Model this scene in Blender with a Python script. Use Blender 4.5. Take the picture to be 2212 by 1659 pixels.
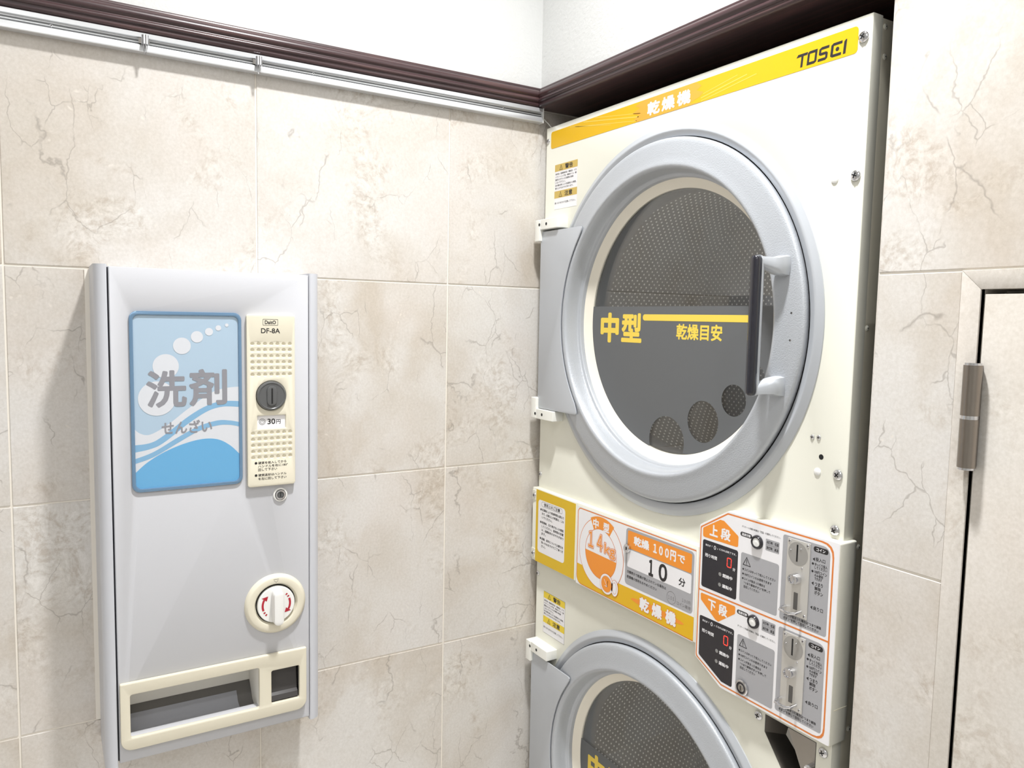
import bpy, bmesh, math, random
from mathutils import Vector, Matrix
R = math.radians
random.seed(4)
S = bpy.context.scene
COL = S.collection
for o in list(bpy.data.objects):
    bpy.data.objects.remove(o)

# ------------------------------------------------------------------ camera
def cam_axes(a, b, c):
    f = Vector((math.sin(a)*math.cos(b), math.cos(a)*math.cos(b), math.sin(b)))
    rt = Vector((math.cos(a), -math.sin(a), 0)); up = rt.cross(f)
    return rt*math.cos(c)+up*math.sin(c), -rt*math.sin(c)+up*math.cos(c), f
cd = bpy.data.cameras.new('camera'); cam = bpy.data.objects.new('camera', cd); COL.objects.link(cam)
rr, uu, ff = cam_axes(-1.0249, -0.0844, 0.0200)
cam.matrix_world = Matrix(((rr.x, uu.x, -ff.x, 1.5037), (rr.y, uu.y, -ff.y, -0.9754), (rr.z, uu.z, -ff.z, 1.5206), (0, 0, 0, 1)))
cd.sensor_width = 36; cd.lens = 36*1667.0/2212; cd.clip_start = .02
S.camera = cam
# ------------------------------------------------------------------ light and exposure
S.view_settings.view_transform = 'Standard'; S.view_settings.look = 'None'
S.view_settings.gamma = 1; S.view_settings.use_curve_mapping = False
S.view_settings.exposure = 0.09
S.cycles.max_bounces = 8; S.cycles.diffuse_bounces = 5; S.cycles.glossy_bounces = 3; S.cycles.transmission_bounces = 3; S.cycles.transparent_max_bounces = 8
S.cycles.adaptive_threshold = .035; S.cycles.caustics_reflective = False; S.cycles.caustics_refractive = False
w = bpy.data.worlds.new('world'); S.world = w; w.use_nodes = True
w.node_tree.nodes['Background'].inputs[0].default_value = (1, 1, 1, 1)
w.node_tree.nodes['Background'].inputs[1].default_value = 0.3
def area(name, loc, size, power, rot=(0, 0, 0), color=(1, 1, 1), shape='DISK', sy=None, spread=180):
    l = bpy.data.lights.new(name, 'AREA'); l.shape = shape; l.size = size
    if sy: l.size_y = sy
    l.energy = power; l.color = color; l.spread = R(spread)
    o = bpy.data.objects.new(name, l); o.location = loc; o.rotation_euler = rot; COL.objects.link(o); return o
area('ceiling_downlight', (.78, -.45, 3.02), .13, 22.5, color=(.99, .99, .985), spread=112)
area('ceiling_downlight', (2.05, -.95, 3.02), .13, 7.5, color=(.99, .99, .985), spread=130)
area('unseen_fill_panel', (1.95, -2.5, 3.03), 1.0, 6, shape='RECTANGLE', sy=1.5, color=(1, .99, .985))  # unseen fill added behind the camera
area('unseen_fill_panel', (2.42, -1.75, 2.6), .9, 8.5, shape='RECTANGLE', sy=1.3, color=(1, .99, .985), rot=(0, R(38), 0))  # tilted unseen fill added at the right to brighten the dryer's side

# ------------------------------------------------------------------ materials
def lin(c):
    c = c/255
    return c/12.92 if c <= .04045 else ((c+.055)/1.055)**2.4
def rgb(r, g, b): return (lin(r), lin(g), lin(b), 1)
class N:
    def __init__(s, m): s.t = m.node_tree; s.n = s.t.nodes
    def new(s, ty, **k):
        n = s.n.new(ty)
        for a, v in k.items(): setattr(n, a, v)
        return n
    def link(s, a, b): s.t.links.new(a, b)
    def math(s, op, a, b=None, c=None):
        n = s.new('ShaderNodeMath', operation=op)
        for i, x in enumerate((a, b, c)):
            if x is None: continue
            if isinstance(x, (int, float)): n.inputs[i].default_value = x
            else: s.link(x, n.inputs[i])
        return n.outputs[0]
    def noise(s, vec, scale, detail=4, rough=.5, dist=0):
        n = s.new('ShaderNodeTexNoise'); n.inputs['Scale'].default_value = scale; n.inputs['Detail'].default_value = detail
        n.inputs['Roughness'].default_value = rough; n.inputs['Distortion'].default_value = dist
        if vec is not None: s.link(vec, n.inputs['Vector'])
        return n
    def ramp(s, fac, stops):
        n = s.new('ShaderNodeValToRGB'); e = n.color_ramp.elements
        while len(e) < len(stops): e.new(.5)
        for i, (p, c) in enumerate(stops):
            e[i].position = p; e[i].color = c if len(c) == 4 else (*c, 1)
        s.link(fac, n.inputs[0]); return n.outputs[0]
    def mix(s, fac, a, b, mode='MIX'):
        n = s.new('ShaderNodeMix', data_type='RGBA', blend_type=mode)
        for i, x in ((0, fac), (6, a), (7, b)):
            if isinstance(x, (int, float)): n.inputs[i].default_value = x
            elif isinstance(x, tuple): n.inputs[i].default_value = x
            else: s.link(x, n.inputs[i])
        return n.outputs[2]
def mat(name, col, rough=.45, metal=0, bump=None, spec=.5, emit=None, coat=0):
    m = bpy.data.materials.new(name); m.use_nodes = True; g = N(m); b = g.n['Principled BSDF']
    b.inputs['Base Color'].default_value = rgb(*col); b.inputs['Roughness'].default_value = rough
    b.inputs['Metallic'].default_value = metal; b.inputs['Specular IOR Level'].default_value = spec
    b.inputs['Coat Weight'].default_value = coat
    if emit: b.inputs['Emission Color'].default_value = rgb(*col); b.inputs['Emission Strength'].default_value = emit
    if bump:
        tc = g.new('ShaderNodeTexCoord'); n = g.noise(tc.outputs['Object'], bump[0], 3)
        bp = g.new('ShaderNodeBump'); bp.inputs['Strength'].default_value = bump[1]; bp.inputs['Distance'].default_value = bump[2]
        g.link(n.outputs[0], bp.inputs['Height']); g.link(bp.outputs[0], b.inputs['Normal'])
    return m
def glassmat(name, tint, refl=1.0, rough=0.0):
    m = bpy.data.materials.new(name); m.use_nodes = True; g = N(m); out = g.n['Material Output']
    g.n.remove(g.n['Principled BSDF'])
    t = g.new('ShaderNodeBsdfTransparent'); t.inputs[0].default_value = tint
    gl = g.new('ShaderNodeBsdfGlossy'); gl.inputs['Roughness'].default_value = rough
    ge = g.new('ShaderNodeNewGeometry'); dp = g.new('ShaderNodeVectorMath', operation='DOT_PRODUCT')
    g.link(ge.outputs['Normal'], dp.inputs[0]); g.link(ge.outputs['Incoming'], dp.inputs[1])
    fres = g.math('ADD', g.math('MULTIPLY', g.math('POWER', g.math('SUBTRACT', 1.0, g.math('ABSOLUTE', dp.outputs['Value'])), 5.0), .96), .04)
    f = g.math('MINIMUM', g.math('MULTIPLY', fres, refl), 1.0); mx = g.new('ShaderNodeMixShader')
    g.link(f, mx.inputs[0]); g.link(t.outputs[0], mx.inputs[1]); g.link(gl.outputs[0], mx.inputs[2]); g.link(mx.outputs[0], out.inputs[0])
    return m
def marble(name, cracks=1.0, lo=(.565, .51, .445), hi=(.69, .667, .642)):
    m = bpy.data.materials.new(name); m.use_nodes = True; g = N(m); b = g.n['Principled BSDF']
    tc = g.new('ShaderNodeTexCoord'); oi = g.new('ShaderNodeObjectInfo')
    cx = g.new('ShaderNodeCombineXYZ')
    g.link(g.math('MULTIPLY', oi.outputs['Random'], 37.0), cx.inputs[0]); g.link(g.math('MULTIPLY', oi.outputs['Random'], 91.0), cx.inputs[1])
    g.link(g.math('MULTIPLY', oi.outputs['Random'], 53.0), cx.inputs[2])
    va = g.new('ShaderNodeVectorMath', operation='ADD'); g.link(tc.outputs['Object'], va.inputs[0]); g.link(cx.outputs[0], va.inputs[1])
    v = va.outputs[0]
    # warped coordinates
    wn = g.noise(v, 9, 3); ws = g.new('ShaderNodeVectorMath', operation='SCALE'); ws.inputs['Scale'].default_value = .09
    g.link(wn.outputs['Color'], ws.inputs[0]); wv = g.new('ShaderNodeVectorMath', operation='ADD'); g.link(v, wv.inputs[0]); g.link(ws.outputs[0], wv.inputs[1])
    big = g.noise(wv.outputs[0], 3.2, 5, .55, .6).outputs[0]
    col = g.ramp(big, [(.33, lo), (.45, tuple(l*.45+h*.55 for l, h in zip(lo, hi))), (.56, hi), (.72, (hi[0]*1.03, hi[1]*1.04, hi[2]*1.06))])
    pk = g.noise(v, 5.5, 2).outputs[0]
    col = g.mix(g.ramp(pk, [(.45, (0, 0, 0)), (.7, (.3, .3, .3))]), col, (.66, .595, .545, 1))
    # brecciated patches: mottled speckle inside a mask
    sp = g.noise(wv.outputs[0], 75, 4, .7).outputs[0]
    patch = g.ramp(g.noise(v, 4.2, 4, .6, .8).outputs[0], [(.52, (0, 0, 0)), (.62, (1, 1, 1))])
    mott = g.ramp(sp, [(.36, (.80, .75, .70)), (.5, (.97, .965, .95)), (.66, (1.12, 1.12, 1.12))])
    col = g.mix(g.math('MULTIPLY', patch, .9), col, g.mix(1.0, col, mott, 'MULTIPLY'))
    fine = g.ramp(g.noise(v, 210, 3, .7).outputs[0], [(.3, (.93, .92, .90)), (.7, (1.06, 1.06, 1.06))])
    col = g.mix(1.0, col, fine, 'MULTIPLY')
    # white shell flecks
    vo = g.new('ShaderNodeTexVoronoi'); vo.inputs['Scale'].default_value = 58; g.link(wv.outputs[0], vo.inputs['Vector'])
    fl = g.ramp(vo.outputs['Distance'], [(.10, (1, 1, 1)), (.2, (0, 0, 0))])
    flm = g.ramp(g.noise(v, 16, 3).outputs[0], [(.58, (0, 0, 0)), (.66, (1, 1, 1))])
    col = g.mix(g.math('MULTIPLY', g.math('MULTIPLY', fl, flm), .45), col, (.83, .78, .71, 1))
    # hairline cracks
    def crack(scale, width, lo_, hi_, warp, seed):
        n = g.noise(v, 11, 4, .6); sc = g.new('ShaderNodeVectorMath', operation='SCALE'); sc.inputs['Scale'].default_value = warp
        g.link(n.outputs['Color'], sc.inputs[0]); ad = g.new('ShaderNodeVectorMath', operation='ADD'); g.link(v, ad.inputs[0]); g.link(sc.outputs[0], ad.inputs[1])
        mp = g.new('ShaderNodeMapping'); mp.inputs['Location'].default_value = (seed, seed*2, seed*.7)
        mp.inputs['Scale'].default_value = (1.5, 1.5, .8); g.link(ad.outputs[0], mp.inputs[0])
        vd = g.new('ShaderNodeTexVoronoi', feature='DISTANCE_TO_EDGE'); vd.inputs['Scale'].default_value = scale; g.link(mp.outputs[0], vd.inputs['Vector'])
        e = g.ramp(vd.outputs['Distance'], [(width*.35, (1, 1, 1)), (width, (0, 0, 0))])
        k = g.ramp(g.noise(v, 7+seed, 3).outputs[0], [(lo_, (0, 0, 0)), (hi_, (1, 1, 1))])
        return g.math('MULTIPLY', e, k)
    c1 = crack(3.2, .0055, .52, .58, .06, 3.1); c2 = crack(11, .013, .53, .60, .05, 1.7)
    cr = g.math('MULTIPLY', g.math('MAXIMUM', c1, g.math('MULTIPLY', c2, .8)), .5*cracks)
    col = g.mix(cr, col, (.22, .19, .165, 1))
    g.link(col, b.inputs['Base Color'])
    b.inputs['Roughness'].default_value = .38
    bp = g.new('ShaderNodeBump'); bp.inputs['Strength'].default_value = .25; bp.inputs['Distance'].default_value = .0006
    g.link(g.noise(v, 120, 1).outputs[0], bp.inputs['Height']); g.link(bp.outputs[0], b.inputs['Normal'])
    return m
def wood(name, axis):
    m = bpy.data.materials.new(name); m.use_nodes = True; g = N(m); b = g.n['Principled BSDF']
    tc = g.new('ShaderNodeTexCoord'); mp = g.new('ShaderNodeMapping'); sc = [60, 60, 60]; sc[axis] = 2.2
    mp.inputs['Scale'].default_value = sc; g.link(tc.outputs['Object'], mp.inputs[0])
    n = g.noise(mp.outputs[0], 1.6, 5, .6, .4).outputs[0]
    g.link(g.ramp(n, [(.3, rgb(48, 36, 39)), (.55, rgb(74, 54, 56)), (.75, rgb(102, 74, 70))]), b.inputs['Base Color'])
    b.inputs['Roughness'].default_value = .3
    return m
def perforated(name, radial):
    # steel drum sheet; pale dots paint the glint on a staggered grid of embossed holes
    m = bpy.data.materials.new(name); m.use_nodes = True; g = N(m); b = g.n['Principled BSDF']
    tc = g.new('ShaderNodeTexCoord'); sx = g.new('ShaderNodeSeparateXYZ'); g.link(tc.outputs['Object'], sx.inputs[0])
    if radial:
        u = g.math('MULTIPLY', g.math('ARCTAN2', sx.outputs[2], sx.outputs[0]), .36); v = sx.outputs[1]
    else:
        u = sx.outputs[0]; v = sx.outputs[2]
    p = .0105
    a = g.math('DIVIDE', g.math('ADD', u, v), p*1.5); c = g.math('DIVIDE', g.math('SUBTRACT', u, v), p*1.5)
    fa = g.math('SUBTRACT', g.math('FRACT', a), .5); fc = g.math('SUBTRACT', g.math('FRACT', c), .5)
    d = g.math('SQRT', g.math('ADD', g.math('MULTIPLY', fa, fa), g.math('MULTIPLY', fc, fc)))
    k = g.ramp(d, [(.17, (1, 1, 1)), (.23, (0, 0, 0))])
    g.link(g.mix(k, rgb(112, 110, 107), rgb(245, 242, 238)), b.inputs['Base Color'])
    b.inputs['Roughness'].default_value = .5; b.inputs['Metallic'].default_value = 0
    return m

M = {}
M['tile'] = marble('marble_tile'); M['jamb'] = marble('marble_film', .12, (.59, .55, .50), (.655, .625, .585))
M['grout'] = mat('grout', (238, 232, 222), .8)
M['plaster'] = mat('white_plaster', (220, 221, 220), .9, bump=(140, .35, .002))
M['ceil'] = mat('ceiling_white', (240, 240, 238), .9); M['floor'] = mat('floor_tile', (222, 218, 212), .5)
M['woodY'] = wood('dark_wood_y', 1); M['woodX'] = wood('dark_wood_x', 0)
M['alu'] = mat('rail_aluminium', (225, 227, 230), .32, .55); M['aludark'] = mat('rail_groove', (120, 122, 124), .4, .6)
M['chrome'] = mat('chrome', (215, 215, 218), .12, 1.0); M['steel'] = mat('brushed_steel', (172, 168, 163), .3, 1.0)
M['nickel'] = mat('satin_nickel', (150, 142, 134), .28, 1.0)
M['dark'] = mat('dark_slot', (18, 18, 20), .5)
M['capwhite'] = mat('white_plastic', (240, 240, 238), .35)
M['vwhite'] = mat('machine_white', (195, 196, 201), .42, bump=(900, .12, .0003))
M['vpost'] = mat('machine_post', (204, 206, 213), .38)
M['vdark'] = mat('seam_dark', (52, 54, 62), .5)
M['cream'] = mat('cream_plastic', (227, 221, 202), .4, bump=(900, .08, .0002))
M['blueclear'] = mat('clear_blue_frame', (112, 146, 178), .12, .35, coat=.6)
M['paperblue'] = mat('print_light_blue', (190, 211, 228), .5); M['pwhite'] = mat('print_white', (236, 235, 238), .5)
M['midblue'] = mat('print_mid_blue', (142, 190, 224), .5); M['deepblue'] = mat('print_blue', (112, 184, 230), .5)
M['pgrey'] = mat('print_silver_grey', (156, 153, 158), .5)
M['ink'] = mat('print_black', (38, 36, 38), .5); M['pred'] = mat('print_red', (178, 32, 52), .5)
M['knobgrey'] = mat('grey_plastic', (92, 93, 94), .3); M['traydark'] = mat('tray_dark', (104, 102, 100), .45); M['traymid'] = mat('tray_grey', (156, 158, 166), .45)
M['traylight'] = mat('tray_liner', (246, 244, 238), .5); M['flap'] = mat('smoked_flap', (70, 68, 68), .15)
M['enamel'] = mat('cream_enamel', (228, 227, 215), .33, bump=(500, .06, .0003)); M['enamel_lift'] = mat('cream_enamel_lightened', (238, 232, 212), .4)  # side copy of the same enamel, colour lightened to offset shade in the gap
M['silver'] = mat('silver_paint_textured', (183, 187, 193), .36, .2, bump=(520, .5, .0009)); M['silvers'] = mat('silver_paint', (187, 191, 197), .32, .2)
M['gasket'] = mat('cream_gasket', (240, 234, 220), .4); M['film'] = mat('window_film_grey', (98, 100, 102), .5, bump=(600, .1, .0004))
M['filmyellow'] = mat('film_yellow', (238, 208, 84), .5); M['glass'] = glassmat('door_glass', (.93, .94, .93, 1), 2.0)
M['clear'] = glassmat('clear_cover', (.97, .98, .99, 1), .6)
M['handle'] = mat('black_handle', (30, 30, 40), .18, coat=.5); M['hinge'] = mat('white_nylon', (240, 240, 234), .45)
M['drumback'] = perforated('drum_back', False); M['drumside'] = perforated('drum_side', True); M['drumdark'] = mat('drum_dark', (96, 96, 98), .5)
M['yellow'] = mat('print_yellow', (228, 180, 16), .35); M['yellow2'] = mat('print_amber', (228, 168, 60), .35)
M['olive'] = mat('print_mustard', (220, 182, 24), .4); M['gold'] = mat('print_gold', (206, 178, 96), .4)
M['warny'] = mat('print_warning_yellow', (238, 210, 60), .4)
M['orange'] = mat('print_orange', (240, 148, 48), .4); M['orange2'] = mat('print_line_orange', (222, 130, 62), .4)
M['white'] = mat('sticker_white', (238, 237, 240), .35); M['sgrey'] = mat('sticker_grey', (168, 168, 172), .35)
M['grey3'] = mat('sticker_outline_grey', (120, 118, 118), .4)
M['disp'] = mat('display_black', (48, 46, 50), .15); M['led'] = mat('led_red', (255, 60, 48), .5, emit=1.3); M['lamp'] = mat('indicator_off', (140, 140, 138), .4)
M['brush'] = mat('print_yellow_streak', (236, 204, 92), .35)
M['coin'] = mat('coin_plate_steel', (216, 214, 210), .42, .6); M['smudge'] = mat('coin_plate_worn', (176, 174, 171), .5, .6)

# ------------------------------------------------------------------ mesh building
class FR:            # a face looking towards -Y (u = X, v = Z)
    def __init__(s, y): s.y = y
    def __call__(s, u, v, d): return (u, s.y-d, v)
class FL:            # a face looking towards +X (u = Y, v = Z)
    def __init__(s, x): s.x = x
    def __call__(s, u, v, d): return (s.x+d, u, v)
PD = FR(.0043)       # dryer front sheet
PW = FR(0.0); LW = FL(0.0)
def circ(u, v, r, n=48, a0=0, rv=None):
    rv = rv or r
    return [(u+r*math.cos(a0+2*math.pi*i/n), v+rv*math.sin(a0+2*math.pi*i/n)) for i in range(n)]
def rrect(u0, v0, u1, v1, r, n=5):
    if u0 > u1: u0, u1 = u1, u0
    if v0 > v1: v0, v1 = v1, v0
    if not isinstance(r, (tuple, list)): r = (r,)*4    # BL BR TR TL
    o = []
    for (cu, cv, sx, sy, a), q in zip(((u0, v0, 1, 1, 180), (u1, v0, -1, 1, 270), (u1, v1, -1, -1, 0), (u0, v1, 1, -1, 90)), r):
        q = max(q, 1e-5)
        for i in range(n+1):
            t = R(a+90*i/n); o.append((cu+sx*q+q*math.cos(t), cv+sy*q+q*math.sin(t)))
    return o
def roundpoly(pts, r, n=4):
    o = []; L = len(pts)
    for i in range(L):
        p = Vector(pts[i]); a = Vector(pts[i-1]); b = Vector(pts[(i+1) % L])
        q = r[i] if isinstance(r, (tuple, list)) else r
        da = (a-p).normalized(); db = (b-p).normalized(); ang = math.acos(max(-1, min(1, da.dot(db))))
        t = min(q/math.tan(ang/2), (a-p).length*.45, (b-p).length*.45)
        A = p+da*t; B = p+db*t
        for k in range(n+1):
            s = k/n; o.append(tuple(A*(1-s)**2+p*2*s*(1-s)+B*s*s))
    return o
def smooth(pts, n=8):
    o = []
    P = [pts[0]]+list(pts)+[pts[-1]]
    for i in range(1, len(P)-2):
        for k in range(n):
            t = k/n
            o.append(tuple(.5*((2*P[i][j])+(-P[i-1][j]+P[i+1][j])*t+(2*P[i-1][j]-5*P[i][j]+4*P[i+1][j]-P[i+2][j])*t*t+(-P[i-1][j]+3*P[i][j]-3*P[i+1][j]+P[i+2][j])*t**3) for j in (0, 1)))
    o.append(tuple(pts[-1])); return o
def curve_mesh(loops=None, text=None, ext=0, bev=0, bold=0, res=3):
    c = bpy.data.curves.new('t', 'FONT' if text else 'CURVE')
    if text: c.body = text; c.offset = bold; c.resolution_u = res
    else:
        c.dimensions = '2D'; c.fill_mode = 'BOTH'; c.offset = -bev
        for l in loops:
            s = c.splines.new('POLY'); s.points.add(len(l)-1); s.use_cyclic_u = True
            for k, (x, y) in enumerate(l): s.points[k].co = (x, y, 0, 1)
    c.extrude = max(ext-bev, 0); c.bevel_depth = bev; c.bevel_resolution = 1
    o = bpy.data.objects.new('t', c); m = bpy.data.meshes.new_from_object(o)
    V = [tuple(v.co) for v in m.vertices]; F = [tuple(p.vertices) for p in m.polygons]
    bpy.data.objects.remove(o); bpy.data.curves.remove(c); bpy.data.meshes.remove(m)
    return V, F
class MB:
    def __init__(s, frame=None): s.f = frame or (lambda u, v, d: (u, v, d)); s.V = []; s.F = []; s.K = []; s.m = []
    def add(s, V, F, m):
        if m not in s.m: s.m.append(m)
        b = len(s.V); s.V += [s.f(*v) for v in V]; s.F += [tuple(b+i for i in f) for f in F]; s.K += [s.m.index(m)]*len(F); return s
    def box(s, u0, v0, d0, u1, v1, d1, m):
        V = [(u, v, d) for d in (d0, d1) for v in (v0, v1) for u in (u0, u1)]
        return s.add(V, [(0, 2, 3, 1), (4, 5, 7, 6), (0, 1, 5, 4), (2, 6, 7, 3), (0, 4, 6, 2), (1, 3, 7, 5)], m)
    def plate(s, loops, d0, d1, m, bev=0):
        V, F = curve_mesh(loops, ext=abs(d1-d0)/2, bev=bev); c = (d0+d1)/2
        return s.add([(x, y, z+c) for x, y, z in V], F, m)
    def fill(s, loop, d, m):
        if isinstance(loop[0][0], (tuple, list)):
            V, F = curve_mesh(loop); return s.add([(x, y, d) for x, y, z in V], F, m)
        return s.add([(x, y, d) for x, y in loop], [tuple(range(len(loop)))], m)
    def ring(s, outer, inner, d, m):
        n = len(outer); return s.add([(x, y, d) for x, y in outer+inner], [(i, (i+1) % n, n+(i+1) % n, n+i) for i in range(n)], m)
    def line(s, pts, w, d, m, closed=False):
        n = len(pts)
        for i in range(n if closed else n-1):
            a = Vector(pts[i]); b = Vector(pts[(i+1) % n]); t = (b-a).normalized()*w/2; k = Vector((-t.y, t.x))
            s.add([(*(a-t+k), d), (*(a-t-k), d), (*(b+t-k), d), (*(b+t+k), d)], [(0, 1, 2, 3)], m)
        return s
    def text(s, t, u0, v0, u1, v1, d, m, bold=.012, res=2):
        V, F = curve_mesh(text=t, res=res)
        if not V: return s
        x0 = min(p[0] for p in V); x1 = max(p[0] for p in V); y0 = min(p[1] for p in V); y1 = max(p[1] for p in V)
        kx = (u1-u0)/max(x1-x0, 1e-6); ky = (v1-v0)/max(y1-y0, 1e-6)
        bw = bold*(v1-v0)*.9; NB = 16 if v1-v0 > .03 else 8 if v1-v0 > .012 and bold > .02 else 4; sh = [(0, 0)]
        if bold > .005: sh = [(bw*math.cos(a), bw*math.sin(a)) for a in [2*math.pi*(i+.5)/NB for i in range(NB)]]
        ks = 1-2*bw/(u1-u0) if bold > .005 else 1; kt = 1-2*bw/(v1-v0) if bold > .005 else 1
        for k, (a, b) in enumerate(sh):
            s.add([(u0+(bw if len(sh) > 1 else 0)+(p[0]-x0)*kx*ks+a, v0+(bw if len(sh) > 1 else 0)+(p[1]-y0)*ky*kt+b, d+k*2e-6) for p in V], F, m)
        return s
    def lathe(s, u, v, prof, m, n=96, close=False):
        V = []; F = []; L = len(prof)
        for i in range(n):
            a = 2*math.pi*i/n
            for r, d in prof: V.append((u+r*math.cos(a), v+r*math.sin(a), d))
        for i in range(n):
            for k in range(L-1 if not close else L):
                F.append((i*L+k, ((i+1) % n)*L+k, ((i+1) % n)*L+(k+1) % L, i*L+(k+1) % L))
        return s.add(V, F, m)
    def tube(s, pts, r, m, n=12, caps=True):
        P = [Vector(p) for p in pts]; V = []; F = []
        ref = Vector((.3, .5, .81))
        for i, p in enumerate(P):
            t = (P[min(i+1, len(P)-1)]-P[max(i-1, 0)]).normalized(); a = t.cross(ref).normalized(); b = t.cross(a)
            q = r[i] if isinstance(r, (list, tuple)) else r
            for k in range(n):
                c = p+(a*math.cos(2*math.pi*k/n)+b*math.sin(2*math.pi*k/n))*q; V.append(tuple(c))
        for i in range(len(P)-1):
            for k in range(n): F.append((i*n+k, i*n+(k+1) % n, (i+1)*n+(k+1) % n, (i+1)*n+k))
        if caps: F.append(tuple(range(n))); F.append(tuple((len(P)-1)*n+k for k in range(n)))
        return s.add(V, F, m)
    def mesh(s, name, center=True, angle=35, merge=True):
        me = bpy.data.meshes.new(name); me.from_pydata(s.V, [], s.F)
        for k in s.m: me.materials.append(M[k])
        me.polygons.foreach_set('material_index', s.K); me.update()
        if merge:
            b = bmesh.new(); b.from_mesh(me); bmesh.ops.remove_doubles(b, verts=b.verts, dist=2e-6)
            bmesh.ops.recalc_face_normals(b, faces=b.faces); b.to_mesh(me); b.free()
            me.shade_smooth(); me.set_sharp_from_angle(angle=R(angle))
        c = Vector((0, 0, 0))
        if center and len(me.vertices):
            lo = [min(v.co[k] for v in me.vertices) for k in range(3)]; hi = [max(v.co[k] for v in me.vertices) for k in range(3)]
            c = Vector([(a+b)/2 for a, b in zip(lo, hi)]); me.transform(Matrix.Translation(-c))
        return me, c
    def obj(s, name, parent=None, **k):
        me, c = s.mesh(name, angle=k.pop('angle', 35), merge=k.pop('merge', True)); return place(name, me, c, parent, **k)
WP = {}
def place(name, data, c, parent=None, rot=None, **props):
    o = bpy.data.objects.new(name, data); COL.objects.link(o); c = Vector(c)
    if parent is not None: o.parent = parent; o.location = c-WP[parent.name]
    else: o.location = c
    if rot: o.rotation_euler = rot
    WP[o.name] = c
    for a, v in props.items(): o[a] = v
    return o
def thing(name, loc, label, category, **k): return place(name, None, loc, None, label=label, category=category, **k)

# ------------------------------------------------------------------ the room
T = .4; TZ = .3985; Z0 = 1.5916; Y0 = -1.0286
ROOM_X, ROOM_Y, ROOM_Z = 2.7, -3.2, 3.05
PIER = .8535
floor = MB().box(-.1, ROOM_Y-.1, -.05, ROOM_X+.1, .9, 0, 'floor').obj('floor', kind='structure')
ceiling = MB().box(-.1, ROOM_Y-.1, ROOM_Z, ROOM_X+.1, .9, ROOM_Z+.05, 'ceil').obj('ceiling', kind='structure')
wl = MB().box(-.1, ROOM_Y-.1, 0, -.0016, .82, 1.995, 'grout').obj('wall_left', kind='structure')
MB().box(-.1, ROOM_Y-.1, 1.995, 0, .82, ROOM_Z, 'plaster').obj('plaster_band', wl)
def tile_mesh(w, h, t=.009, axis='X'):
    m = MB(); g = .0030/2
    m.box(-w/2+g, -h/2+g, 0, w/2-g, h/2-g, t, 'tile')
    me = bpy.data.meshes.new('tile'); b = bmesh.new(); vs = [b.verts.new(v) for v in m.V]
    for f in m.F: b.faces.new([vs[i] for i in f])
    bmesh.ops.bevel(b, geom=list(b.edges), offset=.0009, segments=1, affect='EDGES')
    for v in b.verts:
        x, y, z = v.co
        v.co = (z-t/2, x, y) if axis == 'X' else (x, t/2-z, y)
    bmesh.ops.recalc_face_normals(b, faces=b.faces)
    b.to_mesh(me); b.free(); me.materials.append(M['tile']); me.shade_smooth(); me.set_sharp_from_angle(angle=R(25)); return me
rows = [(Z0-TZ*k, min(Z0-TZ*(k-1), 1.993)) for k in range(0, 4)]+[(0, Z0-3*TZ)]
for r, (za, zb) in enumerate(rows):
    me = tile_mesh(T, zb-za)
    for c in range(-6, 4):
        ya, yb = Y0+T*c, Y0+T*(c+1)
        place('tile', me, (-.0045+random.uniform(-.00015, .00015), (ya+yb)/2, (za+zb)/2), wl)
# right-hand wall: the pier beside the dryer with the door in it
DL, DT = .9965, 1.5615           # door leaf left edge and top
JL, JI = .9672, .9912            # frame outer and inner edge
DW = .62
wr = MB()
wr.box(PIER, .0016, 0, JL+.004, .8, 1.995, 'grout')            # left of the door
wr.V = []; wr.F = []; wr.K = []; wr.m = []
def slab(m, x0, x1, z0, z1, mat_, y0=.0016, y1=.8): m.box(x0, y0, z0, x1, y1, z1, mat_)
slab(wr, PIER, JI, 0, 1.995, 'grout'); slab(wr, JI, JI+DW+.011, DT+.006, 1.995, 'grout'); slab(wr, JI+DW+.011, ROOM_X+.1, 0, 1.995, 'grout')
slab(wr, JI, JI+DW+.011, 0, DT+.006, 'grout', .06)
wright = wr.obj('wall_right', kind='structure')
def ptile(x0, x1, z0, z1):
    place('tile', tile_mesh(x1-x0, z1-z0, .009, 'Y'), ((x0+x1)/2, .0045, (z0+z1)/2), wright)
xs = [PIER, PIER+T, PIER+2*T, PIER+3*T, PIER+4*T]
for a, b in zip(xs, xs[1:]): ptile(a, b, Z0, 1.993)
zr = [Z0, 1.1953, .797, .3985, 0]
for b, a in zip(zr, zr[1:]):
    ptile(PIER, JL+.0015, a, b); ptile(JI+DW+.036, JI+DW+.436, a, b); ptile(JI+DW+.436, ROOM_X, a, b)
MB().box(PIER, .0012, 0, PIER+.003, .8, 1.995, 'tile').obj('pier_side', wright)
# wall over the dryer recess, its back and the rest of the room
wb = MB().box(-.001, 0, 2.0, ROOM_X+.1, .82, ROOM_Z, 'plaster').obj('wall_back', kind='structure')
MB().box(-.1, .82, 0, PIER+.2, .9, ROOM_Z, 'plaster').obj('recess_back', wb)
MB().box(-.1, ROOM_Y-.1, 0, ROOM_X+.1, ROOM_Y, ROOM_Z, 'plaster').obj('wall_front', kind='structure')
MB().box(ROOM_X, ROOM_Y, 0, ROOM_X+.1, 0, ROOM_Z, 'plaster').obj('wall_far_right', kind='structure')
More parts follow.
